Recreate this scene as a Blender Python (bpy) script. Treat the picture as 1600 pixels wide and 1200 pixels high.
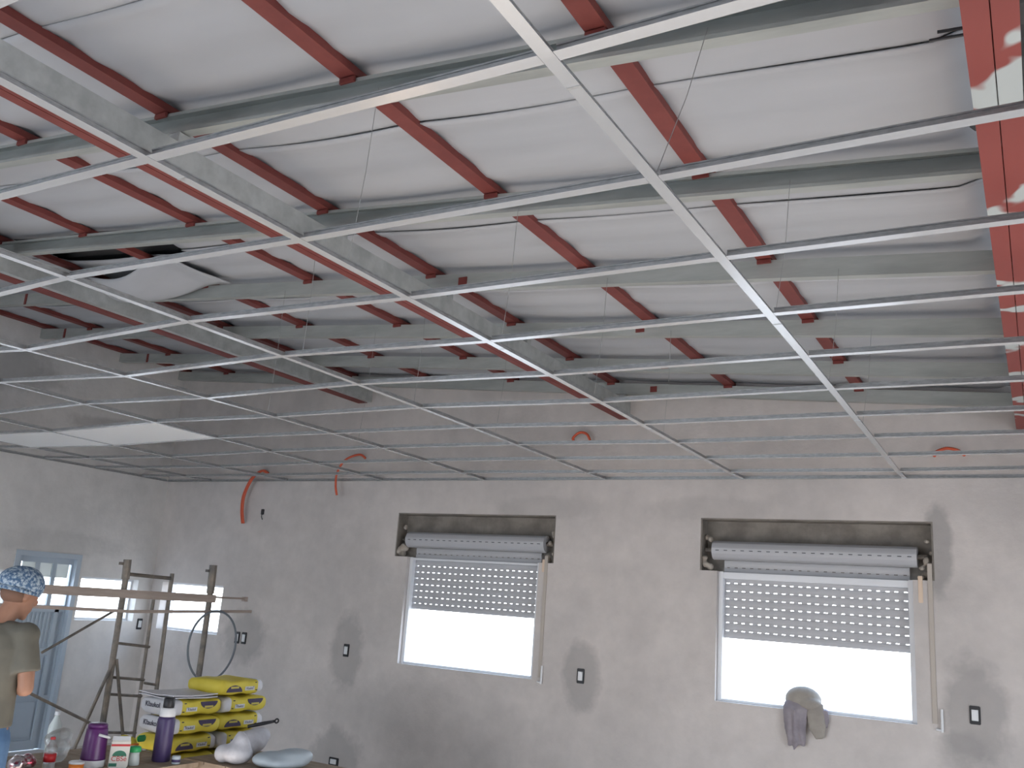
import bpy, bmesh, math, random
from mathutils import Vector, Matrix
random.seed(7)
S = bpy.context.scene
COL = S.collection
for o in list(bpy.data.objects):
    bpy.data.objects.remove(o)

# ------------------------------------------------------------------ camera
YW, XL = 5.8175, -8.035          # inner faces of the back and left walls
XR, YF = 4.0, -4.2               # right and front walls (behind the camera)
HC = 2.88                        # height of the suspended grid
cam = bpy.data.cameras.new('camera')
cam.sensor_width = 36.0
cam.lens = 1419.76 / 1600 * 36.0
cam.clip_start = 0.02
co = bpy.data.objects.new('camera', cam)
COL.objects.link(co)
RX = Vector((0.868, 0.491, 0.070)).normalized()
FW = Vector((-0.493, 0.838, 0.234)).normalized()
DN = FW.cross(RX).normalized()
RX = DN.cross(FW).normalized()
m = Matrix((RX, -DN, -FW)).transposed().to_4x4()
m.translation = Vector((0.828, -1.445, 1.773))
co.matrix_world = m
S.camera = co

# ------------------------------------------------------------------ world, sun, exposure
w = bpy.data.worlds.new('sky')
S.world = w
w.use_nodes = True
nt = w.node_tree
bg = nt.nodes['Background']
tc = nt.nodes.new('ShaderNodeTexCoord')
sx = nt.nodes.new('ShaderNodeSeparateXYZ')
rmp = nt.nodes.new('ShaderNodeValToRGB')
nt.links.new(tc.outputs['Generated'], sx.inputs[0])
nt.links.new(sx.outputs['Z'], rmp.inputs[0])
rmp.color_ramp.elements[0].position = 0.0
rmp.color_ramp.elements[0].color = (0.90, 0.95, 1.0, 1)
rmp.color_ramp.elements[1].position = 0.6
rmp.color_ramp.elements[1].color = (0.50, 0.70, 1.0, 1)
nt.links.new(rmp.outputs[0], bg.inputs[0])
bg.inputs[1].default_value = 4.5
SUN_DIR = Vector((-0.95, 0.03, -0.27)).normalized()
sl = bpy.data.lights.new('sun', 'SUN')
sl.energy = 19.0
sl.angle = 0.012
sl.color = (1.0, 0.93, 0.86)
so = bpy.data.objects.new('sun', sl)
so.rotation_euler = SUN_DIR.to_track_quat('-Z', 'Y').to_euler()
COL.objects.link(so)


def portal(name, loc, sxy, direction):
    l = bpy.data.lights.new(name, 'AREA')
    l.shape = 'RECTANGLE'
    l.size, l.size_y = sxy
    l.cycles.is_portal = True
    o = bpy.data.objects.new(name, l)
    o.location = loc
    o.rotation_euler = Vector(direction).to_track_quat('-Z', 'Z').to_euler()
    COL.objects.link(o)


portal('added_front_opening', (-4.5, YF - 0.22, 1.3), (6.6, 2.6), (0, 1, 0))  # sampling portal at the front opening added to let daylight in
portal('added_side_opening', (XR + 0.1, 1.45, 1.3), (3.9, 2.6), (-1, 0, 0))  # sampling portal at the opening added in the right wall for daylight
vs = S.view_settings
vs.view_transform = 'Standard'
vs.look = 'None'
vs.gamma = 1.0
vs.use_curve_mapping = False
vs.exposure = 0.62
S.cycles.caustics_reflective = False
S.cycles.caustics_refractive = False
S.cycles.max_bounces = 8

# ------------------------------------------------------------------ materials
MATS = {}


def mat(name, col, rough=0.7, metal=0.0, col2=None, scale=4.0, lo=0.35, hi=0.65, bump=0.0, bscale=40.0,
        trans=0.0, alpha=1.0, detail=4.0, stretch=(1, 1, 1), coat=0.0):
    if name in MATS:
        return MATS[name]
    mt = bpy.data.materials.new(name)
    mt.use_nodes = True
    n = mt.node_tree
    b = n.nodes['Principled BSDF']
    b.inputs['Base Color'].default_value = (*col, 1)
    b.inputs['Roughness'].default_value = rough
    b.inputs['Metallic'].default_value = metal
    if trans:
        b.inputs['Transmission Weight'].default_value = trans
    if alpha < 1:
        b.inputs['Alpha'].default_value = alpha
    if coat:
        b.inputs['Coat Weight'].default_value = coat
    tcn = n.nodes.new('ShaderNodeTexCoord')
    mp = n.nodes.new('ShaderNodeMapping')
    mp.inputs['Scale'].default_value = stretch
    n.links.new(tcn.outputs['Object'], mp.inputs[0])
    if col2:
        nz = n.nodes.new('ShaderNodeTexNoise')
        nz.inputs['Scale'].default_value = scale
        nz.inputs['Detail'].default_value = detail
        nz.inputs['Roughness'].default_value = 0.6
        n.links.new(mp.outputs[0], nz.inputs['Vector'])
        r = n.nodes.new('ShaderNodeValToRGB')
        r.color_ramp.elements[0].position = lo
        r.color_ramp.elements[0].color = (*col, 1)
        r.color_ramp.elements[1].position = hi
        r.color_ramp.elements[1].color = (*col2, 1)
        n.links.new(nz.outputs[0], r.inputs[0])
        n.links.new(r.outputs[0], b.inputs['Base Color'])
    if bump:
        nb = n.nodes.new('ShaderNodeTexNoise')
        nb.inputs['Scale'].default_value = bscale
        nb.inputs['Detail'].default_value = 3
        n.links.new(mp.outputs[0], nb.inputs['Vector'])
        bp = n.nodes.new('ShaderNodeBump')
        bp.inputs['Strength'].default_value = bump
        bp.inputs['Distance'].default_value = 0.01
        n.links.new(nb.outputs[0], bp.inputs['Height'])
        n.links.new(bp.outputs[0], b.inputs['Normal'])
    MATS[name] = mt
    return mt


def wall_mat(name, stains, base=(0.63, 0.58, 0.548), dark=(0.535, 0.496, 0.472)):
    """Raw cement plaster with cloudy trowel marks and damp patches (stains: x, y, z, rx, rz, strength)."""
    mt = bpy.data.materials.new(name)
    mt.use_nodes = True
    n = mt.node_tree
    L = n.links.new
    b = n.nodes['Principled BSDF']
    b.inputs['Roughness'].default_value = 0.85
    tcn = n.nodes.new('ShaderNodeTexCoord')

    def noise(scale, detail=5):
        z = n.nodes.new('ShaderNodeTexNoise')
        z.inputs['Scale'].default_value = scale
        z.inputs['Detail'].default_value = detail
        z.inputs['Roughness'].default_value = 0.62
        L(tcn.outputs['Object'], z.inputs['Vector'])
        return z

    n1 = noise(1.1)
    r1 = n.nodes.new('ShaderNodeValToRGB')
    r1.color_ramp.elements[0].position = 0.36
    r1.color_ramp.elements[0].color = (*dark, 1)
    r1.color_ramp.elements[1].position = 0.60
    r1.color_ramp.elements[1].color = (*base, 1)
    L(n1.outputs[0], r1.inputs[0])
    cur = r1.outputs[0]
    n2 = noise(6.0)
    mx = n.nodes.new('ShaderNodeMixRGB')
    mx.blend_type = 'MULTIPLY'
    mx.inputs[0].default_value = 0.5
    r2 = n.nodes.new('ShaderNodeValToRGB')
    r2.color_ramp.elements[0].position = 0.3
    r2.color_ramp.elements[0].color = (0.78, 0.78, 0.78, 1)
    r2.color_ramp.elements[1].position = 0.7
    r2.color_ramp.elements[1].color = (1, 1, 1, 1)
    L(n2.outputs[0], r2.inputs[0])
    L(cur, mx.inputs[1])
    L(r2.outputs[0], mx.inputs[2])
    cur = mx.outputs[0]
    wob = noise(7.0, 3)
    for (x, y, z, rx, rz, st) in stains:
        mp = n.nodes.new('ShaderNodeMapping')
        mp.vector_type = 'POINT'
        mp.inputs['Location'].default_value = (-x / rx, -y / rx, -z / rz)
        mp.inputs['Scale'].default_value = (1 / rx, 1 / rx, 1 / rz)
        L(tcn.outputs['Object'], mp.inputs[0])
        ln = n.nodes.new('ShaderNodeVectorMath')
        ln.operation = 'LENGTH'
        L(mp.outputs[0], ln.inputs[0])
        ad = n.nodes.new('ShaderNodeMath')
        ad.operation = 'MULTIPLY_ADD'
        L(wob.outputs[0], ad.inputs[0])
        ad.inputs[1].default_value = 0.9
        L(ln.outputs['Value'], ad.inputs[2])
        rr = n.nodes.new('ShaderNodeMapRange')
        rr.inputs['From Min'].default_value = 1.25
        rr.inputs['From Max'].default_value = 1.65
        rr.inputs['To Min'].default_value = st
        rr.inputs['To Max'].default_value = 0.0
        L(ad.outputs[0], rr.inputs['Value'])
        m2 = n.nodes.new('ShaderNodeMixRGB')
        L(rr.outputs[0], m2.inputs[0])
        L(cur, m2.inputs[1])
        m2.inputs[2].default_value = (0.20, 0.195, 0.19, 1)
        cur = m2.outputs[0]
    L(cur, b.inputs['Base Color'])
    nb = noise(22, 6)
    bp = n.nodes.new('ShaderNodeBump')
    bp.inputs['Strength'].default_value = 0.25
    bp.inputs['Distance'].default_value = 0.01
    L(nb.outputs[0], bp.inputs['Height'])
    L(bp.outputs[0], b.inputs['Normal'])
    return mt


GALV = mat('galvanised', (0.42, 0.44, 0.43), 0.42, 0.55, (0.56, 0.58, 0.57), 9.0, bump=0.05)
GALVD = mat('galvanised_dull', (0.34, 0.355, 0.335), 0.5, 0.45, (0.45, 0.465, 0.44), 3.0, stretch=(0.6, 3, 3))
RED = mat('red_oxide_primer', (0.155, 0.029, 0.024), 0.6, 0.0, (0.19, 0.04, 0.032), 8.0)
REDW = mat('red_oxide_worn', (0.23, 0.047, 0.038), 0.55, 0.0, (0.42, 0.45, 0.44), 2.6, lo=0.56, hi=0.585, detail=2.5)
TEE = mat('tee_white_steel', (0.58, 0.59, 0.60), 0.25, 0.5)
TEEW = mat('tee_web_steel', (0.50, 0.51, 0.51), 0.35, 0.7, (0.36, 0.37, 0.37), 30.0, stretch=(1, 1, 4))
FOAM = mat('insulation_film', (0.39, 0.40, 0.42), 0.5, 0.0, (0.44, 0.45, 0.47), 2.0, bump=0.12, bscale=14, stretch=(0.25, 1, 1))
SHEET = mat('roof_sheet_metal', (0.10, 0.10, 0.10), 0.5, 0.6)
FLOORM = mat('cement_floor', (0.54, 0.515, 0.49), 0.9, 0.0, (0.62, 0.59, 0.565), 2.5, bump=0.2)
GROUND = mat('pale_dirt', (0.42, 0.40, 0.37), 1.0, 0.0, (0.5, 0.475, 0.44), 0.5)
PVC = mat('white_pvc', (0.72, 0.73, 0.75), 0.4)
SLATM = mat('shutter_pvc', (0.44, 0.44, 0.455), 0.45)
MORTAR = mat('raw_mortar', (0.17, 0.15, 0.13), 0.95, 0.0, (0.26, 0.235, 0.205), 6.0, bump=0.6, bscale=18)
LMORTAR = mat('light_mortar', (0.42, 0.38, 0.33), 0.95, 0.0, (0.30, 0.26, 0.22), 14.0, bump=0.6, bscale=25)
BLACK = mat('black_plastic', (0.015, 0.015, 0.018), 0.45)
WHITEP = mat('white_plastic', (0.75, 0.76, 0.77), 0.4)
ORANGE = mat('orange_conduit', (0.62, 0.10, 0.04), 0.5)
DOORM = mat('door_painted_steel', (0.42, 0.49, 0.56), 0.4, 0.0, (0.46, 0.52, 0.58), 3.0)
DOORG = mat('door_dimmed_pane', (0.62, 0.68, 0.66), 0.3, alpha=0.85)  # pale green stands in for the dimmer view through the upper glass
STEEL = mat('scaffold_steel', (0.13, 0.12, 0.11), 0.55, 0.5, (0.26, 0.22, 0.18), 8.0)
WOOD = mat('grey_timber', (0.45, 0.37, 0.32), 0.8, 0.0, (0.34, 0.27, 0.23), 3.0, stretch=(6, 0.6, 6))
TIMBER = mat('weathered_board', (0.27, 0.20, 0.14), 0.85, 0.0, (0.37, 0.29, 0.21), 4.0, stretch=(1, 6, 1))
HOSE = mat('grey_hose', (0.16, 0.18, 0.20), 0.5)
SKIN = mat('skin', (0.30, 0.15, 0.095), 0.55, 0.0, (0.35, 0.18, 0.115), 12)
SHIRT = mat('olive_cotton', (0.118, 0.112, 0.092), 0.9, 0.0, (0.15, 0.142, 0.116), 5, bump=0.35, bscale=14)
JEANS = mat('blue_denim', (0.05, 0.11, 0.22), 0.9, 0.0, (0.09, 0.17, 0.30), 7, bump=0.3, bscale=25)
CAPM = mat('blue_print_cloth', (0.06, 0.12, 0.22), 0.9, 0.0, (0.42, 0.50, 0.56), 60, lo=0.44, hi=0.62, bump=0.5, bscale=30, detail=6)
CAPB = mat('blue_cloth', (0.10, 0.21, 0.36), 0.9, 0.0, (0.17, 0.28, 0.42), 18)
HAIR = mat('short_hair', (0.17, 0.09, 0.06), 0.8)
BAGY = mat('yellow_paper', (0.62, 0.50, 0.045), 0.6, 0.0, (0.70, 0.58, 0.07), 5)
BAGW = mat('white_paper', (0.66, 0.66, 0.68), 0.65, 0.0, (0.58, 0.58, 0.61), 6)
PURP = mat('purple_print', (0.055, 0.04, 0.09), 0.6)
INK = mat('dark_ink', (0.03, 0.03, 0.06), 0.7)
YINK = mat('yellow_ink', (0.55, 0.46, 0.10), 0.7)
JUG = mat('purple_plastic', (0.10, 0.018, 0.13), 0.35)
TUBEP = mat('violet_tube', (0.055, 0.035, 0.115), 0.4)
CLEAR = mat('clear_plastic', (0.85, 0.88, 0.90), 0.12, trans=0.8, alpha=0.45)
REDL = mat('red_label', (0.50, 0.02, 0.025), 0.45)
GREEN = mat('green_plastic', (0.03, 0.40, 0.13), 0.4)
ORANGEP = mat('orange_plastic', (0.72, 0.20, 0.02), 0.4)
MILKY = mat('milky_plastic', (0.62, 0.68, 0.66), 0.35)
SACKW = mat('white_sack', (0.62, 0.61, 0.64), 0.75, 0.0, (0.5, 0.5, 0.53), 10, bump=0.5, bscale=20)
SACKB = mat('pale_blue_sheet', (0.42, 0.49, 0.54), 0.5, 0.0, (0.48, 0.54, 0.58), 4)
RAG = mat('grey_cloth', (0.25, 0.22, 0.245), 0.95, 0.0, (0.32, 0.29, 0.31), 9, bump=0.4, bscale=16)
RAGB = mat('beige_cap_cloth', (0.36, 0.33, 0.29), 0.95, 0.0, (0.30, 0.27, 0.24), 9, bump=0.3, bscale=20)
TILE = mat('white_ceiling_tile', (0.80, 0.80, 0.79), 0.6)
WIRE = mat('galvanised_wire', (0.35, 0.35, 0.34), 0.5, 0.6)

# ------------------------------------------------------------------ mesh helpers


class MB:
    def __init__(self):
        self.v = []
        self.f = []
        self.mi = []
        self.cur = 0

    def add(self, vs_, fs):
        k = len(self.v)
        self.v += [tuple(p) for p in vs_]
        for q in fs:
            self.f.append(tuple(i + k for i in q))
            self.mi.append(self.cur)
        return self

    def box(self, a, b):
        x0, y0, z0 = a
        x1, y1, z1 = b
        return self.add([(x0, y0, z0), (x1, y0, z0), (x1, y1, z0), (x0, y1, z0), (x0, y0, z1), (x1, y0, z1), (x1, y1, z1), (x0, y1, z1)],
                        [(0, 3, 2, 1), (4, 5, 6, 7), (0, 1, 5, 4), (1, 2, 6, 5), (2, 3, 7, 6), (3, 0, 4, 7)])

    def hexa(self, p):
        return self.add(p, [(0, 3, 2, 1), (4, 5, 6, 7), (0, 1, 5, 4), (1, 2, 6, 5), (2, 3, 7, 6), (3, 0, 4, 7)])

    def sweep(self, prof, st, axis):
        """prof: closed loop of (a, z); st: stations; axis 'x' -> a is y, axis 'y' -> a is x."""
        vs_ = []
        n = len(prof)
        for p in st:
            for a, z in prof:
                vs_.append((p[0], p[1] + a, p[2] + z) if axis == 'x' else (p[0] + a, p[1], p[2] + z))
        fs = []
        for s in range(len(st) - 1):
            for i in range(n):
                j = (i + 1) % n
                fs.append((s * n + i, s * n + j, (s + 1) * n + j, (s + 1) * n + i))
        fs.append(tuple(range(n - 1, -1, -1)))
        fs.append(tuple(range((len(st) - 1) * n, len(st) * n)))
        return self.add(vs_, fs)

    def tube(self, pts, r, n=8, caps=True):
        pts = [Vector(p) for p in pts]
        rs = r if isinstance(r, (list, tuple)) else [r] * len(pts)
        vs_ = []
        up = None
        for i, p in enumerate(pts):
            t = (pts[min(i + 1, len(pts) - 1)] - pts[max(i - 1, 0)]).normalized()
            if up is None:
                ref = Vector((0, 0, 1)) if abs(t.z) < 0.9 else Vector((1, 0, 0))
                u = t.cross(ref).normalized()
            else:
                u = (up - t * up.dot(t)).normalized()
            up = u
            v = t.cross(u)
            rr = rs[i]
            ra, rb = rr if isinstance(rr, tuple) else (rr, rr)
            for k in range(n):
                a = 2 * math.pi * k / n
                vs_.append(p + u * (ra * math.cos(a)) + v * (rb * math.sin(a)))
        fs = []
        for s in range(len(pts) - 1):
            for k in range(n):
                j = (k + 1) % n
                fs.append((s * n + k, s * n + j, (s + 1) * n + j, (s + 1) * n + k))
        if caps:
            fs.append(tuple(range(n - 1, -1, -1)))
            fs.append(tuple(range((len(pts) - 1) * n, len(pts) * n)))
        return self.add(vs_, fs)

    def lathe(self, c, prof, n=20):
        """prof: (r, z) bottom to top around vertical axis at c."""
        vs_ = []
        for r, z in prof:
            for k in range(n):
                a = 2 * math.pi * k / n
                vs_.append((c[0] + r * math.cos(a), c[1] + r * math.sin(a), c[2] + z))
        fs = []
        for s in range(len(prof) - 1):
            for k in range(n):
                j = (k + 1) % n
                fs.append((s * n + k, s * n + j, (s + 1) * n + j, (s + 1) * n + k))
        fs.append(tuple(range(n - 1, -1, -1)))
        fs.append(tuple(range((len(prof) - 1) * n, len(prof) * n)))
        return self.add(vs_, fs)

    def ell(self, c, r, n=16, m_=10, rot=None):
        vs_ = []
        for i in range(m_ + 1):
            th = math.pi * i / m_
            for k in range(n):
                a = 2 * math.pi * k / n
                p = Vector((r[0] * math.sin(th) * math.cos(a), r[1] * math.sin(th) * math.sin(a), -r[2] * math.cos(th)))
                if rot is not None:
                    p = rot @ p
                vs_.append(p + Vector(c))
        fs = []
        for i in range(m_):
            for k in range(n):
                j = (k + 1) % n
                fs.append((i * n + k, i * n + j, (i + 1) * n + j, (i + 1) * n + k))
        return self.add(vs_, fs)

    def build(self, name, mats, parent=None, smooth=False, local=False, remesh=0, kind=None, subsurf=0, bevel=0):
        me = bpy.data.meshes.new(name)
        off = Vector(parent.location) if (parent is not None and not local) else Vector((0, 0, 0))
        if parent is not None and parent.parent is not None and not local:
            off = off + Vector(parent.parent.location)
        me.from_pydata([tuple(Vector(p) - off) for p in self.v], [], self.f)
        if not isinstance(mats, (list, tuple)):
            mats = [mats]
        for q in mats:
            me.materials.append(q)
        if len(mats) > 1:
            me.polygons.foreach_set('material_index', self.mi)
        bm = bmesh.new()
        bm.from_mesh(me)
        bmesh.ops.remove_doubles(bm, verts=bm.verts, dist=1e-6)
        bmesh.ops.recalc_face_normals(bm, faces=bm.faces)
        if bevel:
            bmesh.ops.bevel(bm, geom=list(bm.edges), offset=bevel, segments=2, affect='EDGES', clamp_overlap=True)
        bm.to_mesh(me)
        bm.free()
        o = bpy.data.objects.new(name, me)
        COL.objects.link(o)
        if parent is not None:
            o.parent = parent
        if remesh or subsurf:
            if remesh:
                md = o.modifiers.new('r', 'REMESH')
                md.mode = 'VOXEL'
                md.voxel_size = remesh
                ms = o.modifiers.new('s', 'SMOOTH')
                ms.factor = 0.6
                ms.iterations = 6
            if subsurf:
                md = o.modifiers.new('ss', 'SUBSURF')
                md.levels = md.render_levels = subsurf
            dg = bpy.context.evaluated_depsgraph_get()
            nm = bpy.data.meshes.new_from_object(o.evaluated_get(dg))
            o.modifiers.clear()
            o.data = nm
            if not nm.materials:
                for q in mats:
                    nm.materials.append(q)
            smooth = True
        if smooth:
            for q in o.data.polygons:
                q.use_smooth = True
        if kind:
            o['kind'] = kind
        return o


def root(name, loc, rz=0.0):
    o = bpy.data.objects.new(name, None)
    o.empty_display_size = 0.05
    o.location = loc
    o.rotation_euler = (0, 0, rz)
    COL.objects.link(o)
    return o


def tag(o, label=None, cat=None, group=None, kind=None):
    if label:
        o['label'] = label
    if cat:
        o['category'] = cat
    if group:
        o['group'] = group
    if kind:
        o['kind'] = kind
    return o


def text(name, body, size, mtl, parent, mw, width=None):
    """Flat lettering as mesh; mw maps text-plane (x right, y up, z out) into parent space."""
    cu = bpy.data.curves.new(name, 'FONT')
    cu.body = body
    cu.size = size
    cu.align_x = 'CENTER'
    cu.align_y = 'CENTER'
    cu.extrude = 0.0006
    t = bpy.data.objects.new(name, cu)
    COL.objects.link(t)
    dg = bpy.context.evaluated_depsgraph_get()
    me = bpy.data.meshes.new_from_object(t.evaluated_get(dg))
    bpy.data.objects.remove(t)
    me.transform(mw)
    me.materials.clear()
    me.materials.append(mtl)
    o = bpy.data.objects.new(name, me)
    COL.objects.link(o)
    o.parent = parent
    return o


SLOPE = 0.083


def rz_(x, z0):
    return z0 - SLOPE * x


Z_RB, Z_RT, Z_INS = 3.43, 3.53, 3.572      # rafter underside, rafter top, insulation (at x = 0)

# ------------------------------------------------------------------ structure: floor, walls
tag(MB().box((XL - 0.2, YF - 0.2, -0.12), (XR + 0.1, YW + 0.2, 0)).build('floor', FLOORM), kind='structure')
tag(MB().box((-60, -60, -0.35), (60, 60, -0.13)).build('ground', GROUND), kind='structure')

W = [dict(x0=-4.475, x1=-3.035, bx0=-4.63, bx1=-2.89), dict(x0=-1.42, x1=0.025, bx0=-1.56, bx1=0.17)]
ZS, ZM, ZT = 1.15, 2.14, 2.56
SOCK = [(-5.098, 1.214, 0.19, 0.34), (-2.571, 1.221, 0.17, 0.27), (0.389, 1.255, 0.20, 0.36), (-6.50, 1.23, 0.30, 0.26), (-5.10, 0.22, 0.30, 0.26)]
stains = [(x, YW, z, rx, rz, 0.42) for x, z, rx, rz in SOCK]
stains += [(0.20, YW, 2.35, 0.09, 0.32, 0.5), (-6.9, YW, 0.95, 0.5, 0.25, 0.12), (-1.5, YW, 2.63, 0.5, 0.10, 0.16),
           (-3.0, YW, 2.63, 0.5, 0.10, 0.16), (-4.2, YW, 0.7, 1.3, 0.3, 0.12), (0.3, YW, 1.0, 0.16, 0.14, 0.25)]
WALLB = wall_mat('plaster_back_wall', stains)
WALLL = wall_mat('plaster_left_wall', [(XL, 3.3, 3.75, 0.9, 0.25, 0.4), (XL, 5.1, 3.35, 0.7, 0.10, 0.35), (XL, 4.6, 2.05, 0.8, 0.12, 0.15)], (0.72, 0.69, 0.66), (0.64, 0.615, 0.59))
WALLP = wall_mat('plaster_other_walls', [])


def roofz(x):
    return rz_(x, Z_INS + 0.03)


b = MB()
T = 0.2
W3 = (-7.86, -6.89, 1.22, 1.735)
xs = [XL - T, W3[0], W3[1], W[0]['bx0'], W[0]['x0'], W[0]['x1'], W[0]['bx1'], W[1]['bx0'], W[1]['x0'], W[1]['x1'], W[1]['bx1'], XR + 0.1]
for i in range(len(xs) - 1):
    a, c = xs[i], xs[i + 1]
    if i == 1:
        segs = [(0, W3[2], 0), (W3[3], ZT, 0)]
    elif i in (4, 8):
        segs = [(0, ZS, 0)]
    elif i in (3, 5, 7, 9):
        segs = [(0, ZM, 0)]
    else:
        segs = [(0, ZT, 0)]
    for z0, z1, _ in segs:
        b.box((a, YW, z0), (c, YW + T, z1))
    if i in (3, 4, 5, 7, 8, 9):
        b.box((a, YW + 0.16, ZM), (c, YW + T, ZT))
    b.hexa([(a, YW, ZT), (c, YW, ZT), (c, YW + T, ZT), (a, YW + T, ZT), (a, YW, roofz(a)), (c, YW, roofz(c)), (c, YW + T, roofz(c)), (a, YW + T, roofz(a))])
tag(b.build('wall_back', WALLB), kind='structure')

DY0, DY1, DZ = 4.125, 4.86, 1.95
b = MB()
zt = roofz(XL - T) - 0.02
W4 = (4.90, 5.63, 1.28, 1.73)
W5 = (3.30, 4.085, 1.30, 1.745)
for a, c, z0, z1 in ((YF - 0.2, W5[0], 0, zt), (W5[0], W5[1], 0, W5[2]), (W5[0], W5[1], W5[3], zt), (W5[1], DY0, 0, zt), (DY0, DY1, DZ, zt),
                     (DY1, W4[0], 0, zt), (W4[0], W4[1], 0, W4[2]), (W4[0], W4[1], W4[3], zt), (W4[1], YW, 0, zt)):
    b.box((XL - T, a, z0), (XL, c, z1))
tag(b.build('wall_left', WALLL), kind='structure')

b = MB()
zt = roofz(XR + 0.08) - 0.02
TR = 0.08
ye = [YF - 0.2, -0.5, 3.4, YW]  # middle span is an unseen opening, added to light the room
b.box((XR, ye[0], 0), (XR + TR, ye[1], zt))
b.box((XR, ye[1], 2.6), (XR + TR, ye[2], zt))
b.box((XR, ye[2], 0), (XR + TR, ye[3], zt))
tag(b.build('wall_right', WALLP), kind='structure')

b = MB()
GX0, GX1, GZ = -7.8, -1.2, 2.6  # unseen front opening, added for daylight from behind the camera
for a, c, z0 in ((XL - T, GX0, 0), (GX0, GX1, GZ), (GX1, XR + 0.08, 0)):
    b.hexa([(a, YF - 0.2, z0), (c, YF - 0.2, z0), (c, YF, z0), (a, YF, z0), (a, YF - 0.2, roofz(a)), (c, YF - 0.2, roofz(c)), (c, YF, roofz(c)), (a, YF, roofz(a))])
tag(b.build('wall_front', WALLP), kind='structure')

# wall angle trims under the grid
tag(MB().sweep([(0, -0.004), (-0.026, -0.004), (-0.026, -0.001), (-0.003, -0.001), (-0.003, 0.024), (0, 0.024)],
               [(XL, YW, HC), (XR, YW, HC)], 'x').build('trim_1', TEEW), kind='structure')
tag(MB().sweep([(0, -0.004), (0.026, -0.004), (0.026, -0.001), (0.003, -0.001), (0.003, 0.024), (0, 0.024)],
               [(XL, -3.0, HC), (XL, YW - 0.027, HC)], 'y').build('trim_2', TEEW), kind='structure')

# ------------------------------------------------------------------ roof: sheet with insulation strips
b = MB()
a, c = XL - 0.3, XR + 0.3
y0, y1 = YF - 0.4, YW + 0.4
n = int((y1 - y0) / 0.07)
prof = [(y0 + (y1 - y0) * i / n, 0.012 * (1 if (i // 2) % 2 else -1)) for i in range(n + 1)]
vs_, fs = [], []
for x in (a, c):
    for y, dz in prof:
        vs_.append((x, y, rz_(x, Z_INS + 0.055) + dz))
    for y, dz in prof:
        vs_.append((x, y, rz_(x, Z_INS + 0.075) + dz))
k = 2 * (n + 1)
for i in range(n):
    fs.append((i, i + 1, k + i + 1, k + i))
    j = i + n + 1
    fs.append((j, k + j, k + j + 1, j + 1))
fs += [tuple([i for i in range(n + 1)] + [i for i in range(2 * n + 1, n, -1)]),
       tuple([k + i for i in range(n + 1)] + [k + i for i in range(2 * n + 1, n, -1)])]
fs += [(0, k, k + n + 1, n + 1), (n, 2 * n + 1, k + 2 * n + 1, k + n)]
b.add(vs_, fs)
ceil = tag(b.build('ceiling', SHEET), kind='structure')

BAT = [-7.96, -7.22, -6.30, -5.37, -4.42, -3.40, -2.37, -1.32, -0.30]
RAFT = [(0.865, 'open'), (1.915, 'open'), (2.93, 'web'), (3.95, 'web'), (4.91, 'web'), (5.74, 'web')]


def ins_z(x, y, seed):
    z = rz_(x, Z_INS)
    # ripples of the corrugation it is pressed against, sag between battens
    z += 0.0065 * math.sin(2 * math.pi * y / 0.26 + 0.4 * math.sin(x * 1.3 + 0.6 * y))
    z += 0.004 * math.sin(2 * math.pi * y / 0.61 + x * 0.5)
    for i in range(len(BAT) - 1):
        if BAT[i] <= x <= BAT[i + 1]:
            t = (x - BAT[i]) / (BAT[i + 1] - BAT[i])
            z -= 0.018 * math.sin(math.pi * t) * (0.75 + 0.25 * math.sin(1.7 * y + i))
    for yr, _ in RAFT:
        d = abs(y - yr)
        if d < 0.14:
            z += 0.012 * (1 - d / 0.14)
    return z


seams = [-4.3, -3.85, -2.82, -1.79, -0.76, 0.27, 1.275, 2.31, 3.33, 4.36, 5.39, YW]
HOLE = lambda x, y: -5.30 < x < -3.95 and 1.98 < y < 2.44
for s in range(len(seams) - 1):
    y0, y1 = seams[s], seams[s + 1]
    nx, ny = 88, 18
    b = MB()
    vs_, fs = [], []
    for i in range(nx + 1):
        x = XL + (0.735 - XL) * i / nx
        for j in range(ny + 1):
            y = y0 - 0.03 + (y1 - y0 + 0.03) * j / ny
            z = ins_z(x, y, s)
            if j == 0:
                z -= 0.008 + 0.003 * math.sin(3.1 * x + s)
            elif j == 1:
                z -= 0.005
            if x > 0.60:
                z += 0.035 * ((x - 0.60) / 0.13) ** 2
            if s == len(seams) - 2 and j == ny:
                y = YW - 0.002
            vs_.append((x, y, z))
    for i in range(nx):
        for j in range(ny):
            x = XL + (0.735 - XL) * (i + .5) / nx
            y = y0 + (y1 - y0) * (j + .5) / ny
            if HOLE(x, y):
                continue
            k = i * (ny + 1) + j
            fs.append((k, k + 1, k + ny + 2, k + ny + 1))
    b.add(vs_, fs)
    o = b.build('insulation_strip', FOAM, ceil, smooth=True)
    md = o.modifiers.new('thick', 'SOLIDIFY')
    md.thickness = 0.006
    md.offset = 1.0

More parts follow.
